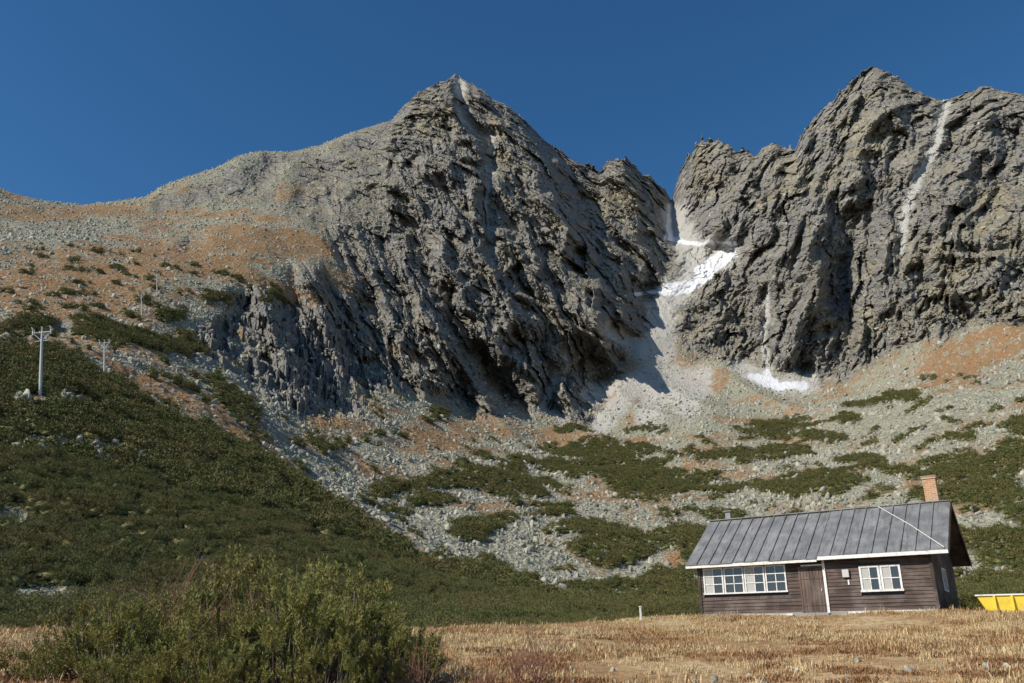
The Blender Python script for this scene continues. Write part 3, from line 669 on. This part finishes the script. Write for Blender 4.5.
hexes('eave_fascia',[(TL,TM-.01,EY-.035,EY-.005,EZ-.16,EZ-.03),(TM+.0,TR_,EY-.03,EY+.0,EZ-.10,EZ+.045)],m_white,hut)
hexes('verge_boards',[sbox(sf,TR_,TR_+.025,0,SLP,-.17,.05),sbox(sbk,TR_,TR_+.025,0,SLP,-.17,.05),sbox(sf,TL-.025,TL,0,SLP,-.14,.01)],m_wallv,hut)
ct,cf=tube([sf(7.7,SLP-.1,.12),sf(9.2,SLP*.5,.11),sf(10.55,.05,.12)],.018,.018,6)
pm=trimesh('roof_cable',[(ct,cf,0)],[m_white]); po=bpy.data.objects.new('roof_cable',pm); scene.collection.objects.link(po); po.parent=hut
chx,chy=9.9,3.85
hexes('brick_chimney',[(chx-.27,chx+.27,chy-.27,chy+.27,3.6,5.9),(chx-.31,chx+.31,chy-.31,chy+.31,5.901,6.0)],m_brick,hut,.01)
hexes('chimney_cap',[(chx-.33,chx+.33,chy-.33,chy+.33,6.001,6.05)],m_stone,hut,.01)
hexes('flue_pot',[(.35,.62,3.3,3.57,4.5,5.2),(.28,.69,3.23,3.64,5.201,5.26)],m_roof,hut,.01)
hexes('ridge_post',[(.0,.07,3.1,3.17,4.6,5.1)],m_wallv,hut)
fr_=[];gl=[];cu=[]
def window(x0,x1,z0,z1,cols,rows,y=-.05,fw=.06,mw=.028,cur=0):
    fr_.extend([(x0,x1,y,.03,z1-fw,z1),(x0-.03,x1+.03,y-.03,.03,z0,z0+fw),(x0,x0+fw,y,.03,z0+fw,z1-fw),(x1-fw,x1,y,.03,z0+fw,z1-fw)])
    W=(x1-x0-2*fw); H=(z1-z0-2*fw)
    for i in range(1,cols): xx=x0+fw+W*i/cols; fr_.append((xx-mw/2,xx+mw/2,y+.012,.03,z0+fw,z1-fw))
    for i in range(cols):
        xa=x0+fw+W*i/cols+(mw/2 if i else 0);xb=x0+fw+W*(i+1)/cols-(mw/2 if i<cols-1 else 0)
        for r in rows: zz=z0+fw+H*r; fr_.append((xa,xb,y+.012,.03,zz-mw/2,zz+mw/2))
    gl.append((x0+fw,x1-fw,.0,.006,z0+fw,z1-fw))
    if cur: cu.append((x0+fw,x0+fw+W*cur,-.012,-.004,z0+fw+H*.0,z1-fw))
x=.24
for i,cw in enumerate((.97,.94,.94,.94)):
    window(x,x+cw-.02,1.0,2.18,2,(.36,.70),fw=.065,mw=.04,cur=(.5,.0,.5,.0)[i]); x+=cw+.015
window(7.12,7.92,.88,1.94,2,(.5,),fw=.085,mw=.04,cur=.45); window(7.94,8.74,.88,1.94,2,(.5,),fw=.085,mw=.04,cur=.45)
hexes('window_frames',fr_,m_white,hut,.006); hexes('window_glass',gl,m_glass,hut); hexes('window_curtains',cu,m_curt,hut)
hexes('gable_window_frame',[(HL+.006,HL+.05,2.2,3.2,.95,1.0),(HL+.006,HL+.05,2.2,3.2,1.85,1.9),(HL+.006,HL+.05,2.2,2.26,1.001,1.849),(HL+.006,HL+.05,3.14,3.2,1.001,1.849),(HL+.006,HL+.045,2.67,2.72,1.001,1.849)],m_white,hut)
hexes('gable_window_glass',[(HL+.002,HL+.02,2.26,3.14,1.0,1.85)],m_glass,hut)
dv=[];x=4.68
while x<5.6:
    dv.append((x+.004,min(x+.13,5.64)-.004,-.03,.02,.12,1.95)); x+=.13
hexes('door_leaf',dv,m_door,hut); hexes('door_frame',[(4.6,4.679,-.05,.03,.1,1.959),(4.6,5.644,-.05,.03,1.96,2.03)],m_door,hut)
hexes('door_ledges',[(4.7,5.6,-.05,-.031,.4,.5),(4.7,5.6,-.05,-.031,1.5,1.6)],m_door,hut); hexes('door_post',[(5.645,5.75,-.07,.03,.1,2.3)],m_white,hut)
hexes('door_lintel',[(4.75,5.64,-.08,-.051,2.04,2.10)],m_white,hut)
hexes('door_handle',[(5.5,5.53,-.08,-.03,.98,1.1)],m_steel,hut); hexes('door_step',[(4.5,5.8,-.5,-.08,-.1,.09)],m_stone,hut,.02)
hexes('meter_box',[(6.45,6.72,-.14,-.045,1.5,1.82)],m_steel,hut,.01); hexes('wall_sign',[(6.62,6.68,-.06,-.045,1.2,1.4)],m_white,hut)
hexes('base_plank',[(1.2,4.2,-.16,-.09,.02,.10),(6.5,9.7,-.14,-.07,.05,.13)],m_white,hut)
# ---------------------------------------------------------------- yellow skip
sx_,sy_=19.95,34.0
sk=empty('yellow_skip_container',(sx_,sy_,ground_z(sx_,sy_)+.05),math.radians(-30))
hexes('skip_body',[[(-1.1,-.8,-.2),(1.1,-.8,-.2),(1.1,.8,-.2),(-1.1,.8,-.2),(-1.5,-.9,.62),(1.5,-.9,.62),(1.5,.9,.62),(-1.5,.9,.62)]],m_yel,sk,.02)
hexes('skip_rim',[(-1.55,1.55,-.96,-.86,.621,.68),(-1.55,1.55,.86,.96,.621,.68),(-1.55,-1.46,-.859,.859,.621,.68),(1.46,1.55,-.859,.859,.621,.68)],m_white,sk,.01)
hexes('skip_ribs',[(x-.04,x+.04,-.99,-.8,-.1,.62) for x in (-.9,-.3,.3,.9)],m_yel,sk,.01)
# ---------------------------------------------------------------- pylons
def pylon(X,Y,h):
    p=locate(X,Y,100); e=empty('ropeway_pylon',tuple(p),math.radians(8))
    e.rotation_euler=(0,math.radians(-9),math.radians(8))
    r=.2*h/12
    v,f=tube([(0,0,-1.5),(0,0,h*.5),(0,0,h*.93)],r*1.5,r*.8,8); parts=[(v,f,0)]
    for a_,b_,rr_ in [((-h*.12,0,h*.93),(h*.12,0,h*.93),r*.8),((-h*.09,0,h*.80),(h*.09,0,h*.80),r*.5),((-h*.12,0,h*.90),(-h*.12,0,h*1.0),r*.7),((h*.12,0,h*.90),(h*.12,0,h*1.0),r*.7),((0,0,h*.9),(0,0,h*1.02),r*.5),((-h*.12,0,h*.93),(0,0,h*.80),r*.4),((h*.12,0,h*.93),(0,0,h*.80),r*.4)]:
        v,f=tube([a_,np.mean([a_,b_],axis=0),b_],rr_,rr_,6); parts.append((v,f,0))
    for sx in (-1,1):
        for yy in (-.5,-.17,.17,.5):
            v,f=tube([(sx*h*.12-.06,yy*h*.08,h*.99),(sx*h*.12,yy*h*.08,h*.99),(sx*h*.12+.06,yy*h*.08,h*.99)],.22,.22,8); parts.append((v,f,0))
    o=bpy.data.objects.new('mast_and_crossarms',trimesh('mast',parts,[m_steel])); scene.collection.objects.link(o); o.parent=e
pylon(38,393,13.0); pylon(104,374,9.5); pylon(141,312,12); pylon(158,288,12)
p=locate(455,80,800); ob=empty('summit_observatory',tuple(p+np.array([0,6,-2])))
hexes('station_building',[(-5,4,-4,4,-4,3.0),(-5.4,4.4,-4.4,4.4,3.01,3.5)],m_stone,ob,.1)
v,f=ico(3); v=v*2.3; v[:,2]=np.maximum(v[:,2],0); v+=np.array([1.5,0,3.5])
o=bpy.data.objects.new('dome',trimesh('dome',[(v,f,0)],[m_steel])); scene.collection.objects.link(o); o.parent=ob
v,f=tube([(-3,0,3.5),(-3,0,6),(-3,0,8)],.25,.1,5); o=bpy.data.objects.new('mast',trimesh('mast',[(v,f,0)],[m_steel])); scene.collection.objects.link(o); o.parent=ob
p=locate(507,110,800); v,f=tube([(0,0,-2),(0,0,5),(0,0,11)],.4,.25,5); o=bpy.data.objects.new('antenna_mast',trimesh('antenna_mast',[(v,f,0)],[m_steel])); scene.collection.objects.link(o); o.location=p
p0=locate(742,214,500); dx,dy,dz=ray(1160,142); q=260/math.hypot(dx,dy); p1=np.array([dx*q,dy*q,1.6+dz*q])
pts_=[p0+(p1-p0)*t-np.array([0,0,14*4*t*(1-t)]) for t in np.linspace(0,1,24)]
v,f=tube(pts_,.16,.07,5); o=bpy.data.objects.new('ropeway_cable',trimesh('ropeway_cable',[(v,f,0)],[m_dark])); scene.collection.objects.link(o)
x,y=5.6,38; o=empty('marker_post',(x,y,ground_z(x,y))); hexes('post',[(-.04,.04,-.04,.04,-.1,.55),(-.06,.06,-.06,.06,.551,.6)],m_white,o,.01)
a_=HP+HX*(HL+.9)+HY*1.6; o=bpy.data.objects.new('dwarf_pine_shrub',hi[1]); scene.collection.objects.link(o); o.location=(a_[0],a_[1],HZ-.05); o.scale=(.7,.7,.55)
print('done',time.time()-T0)
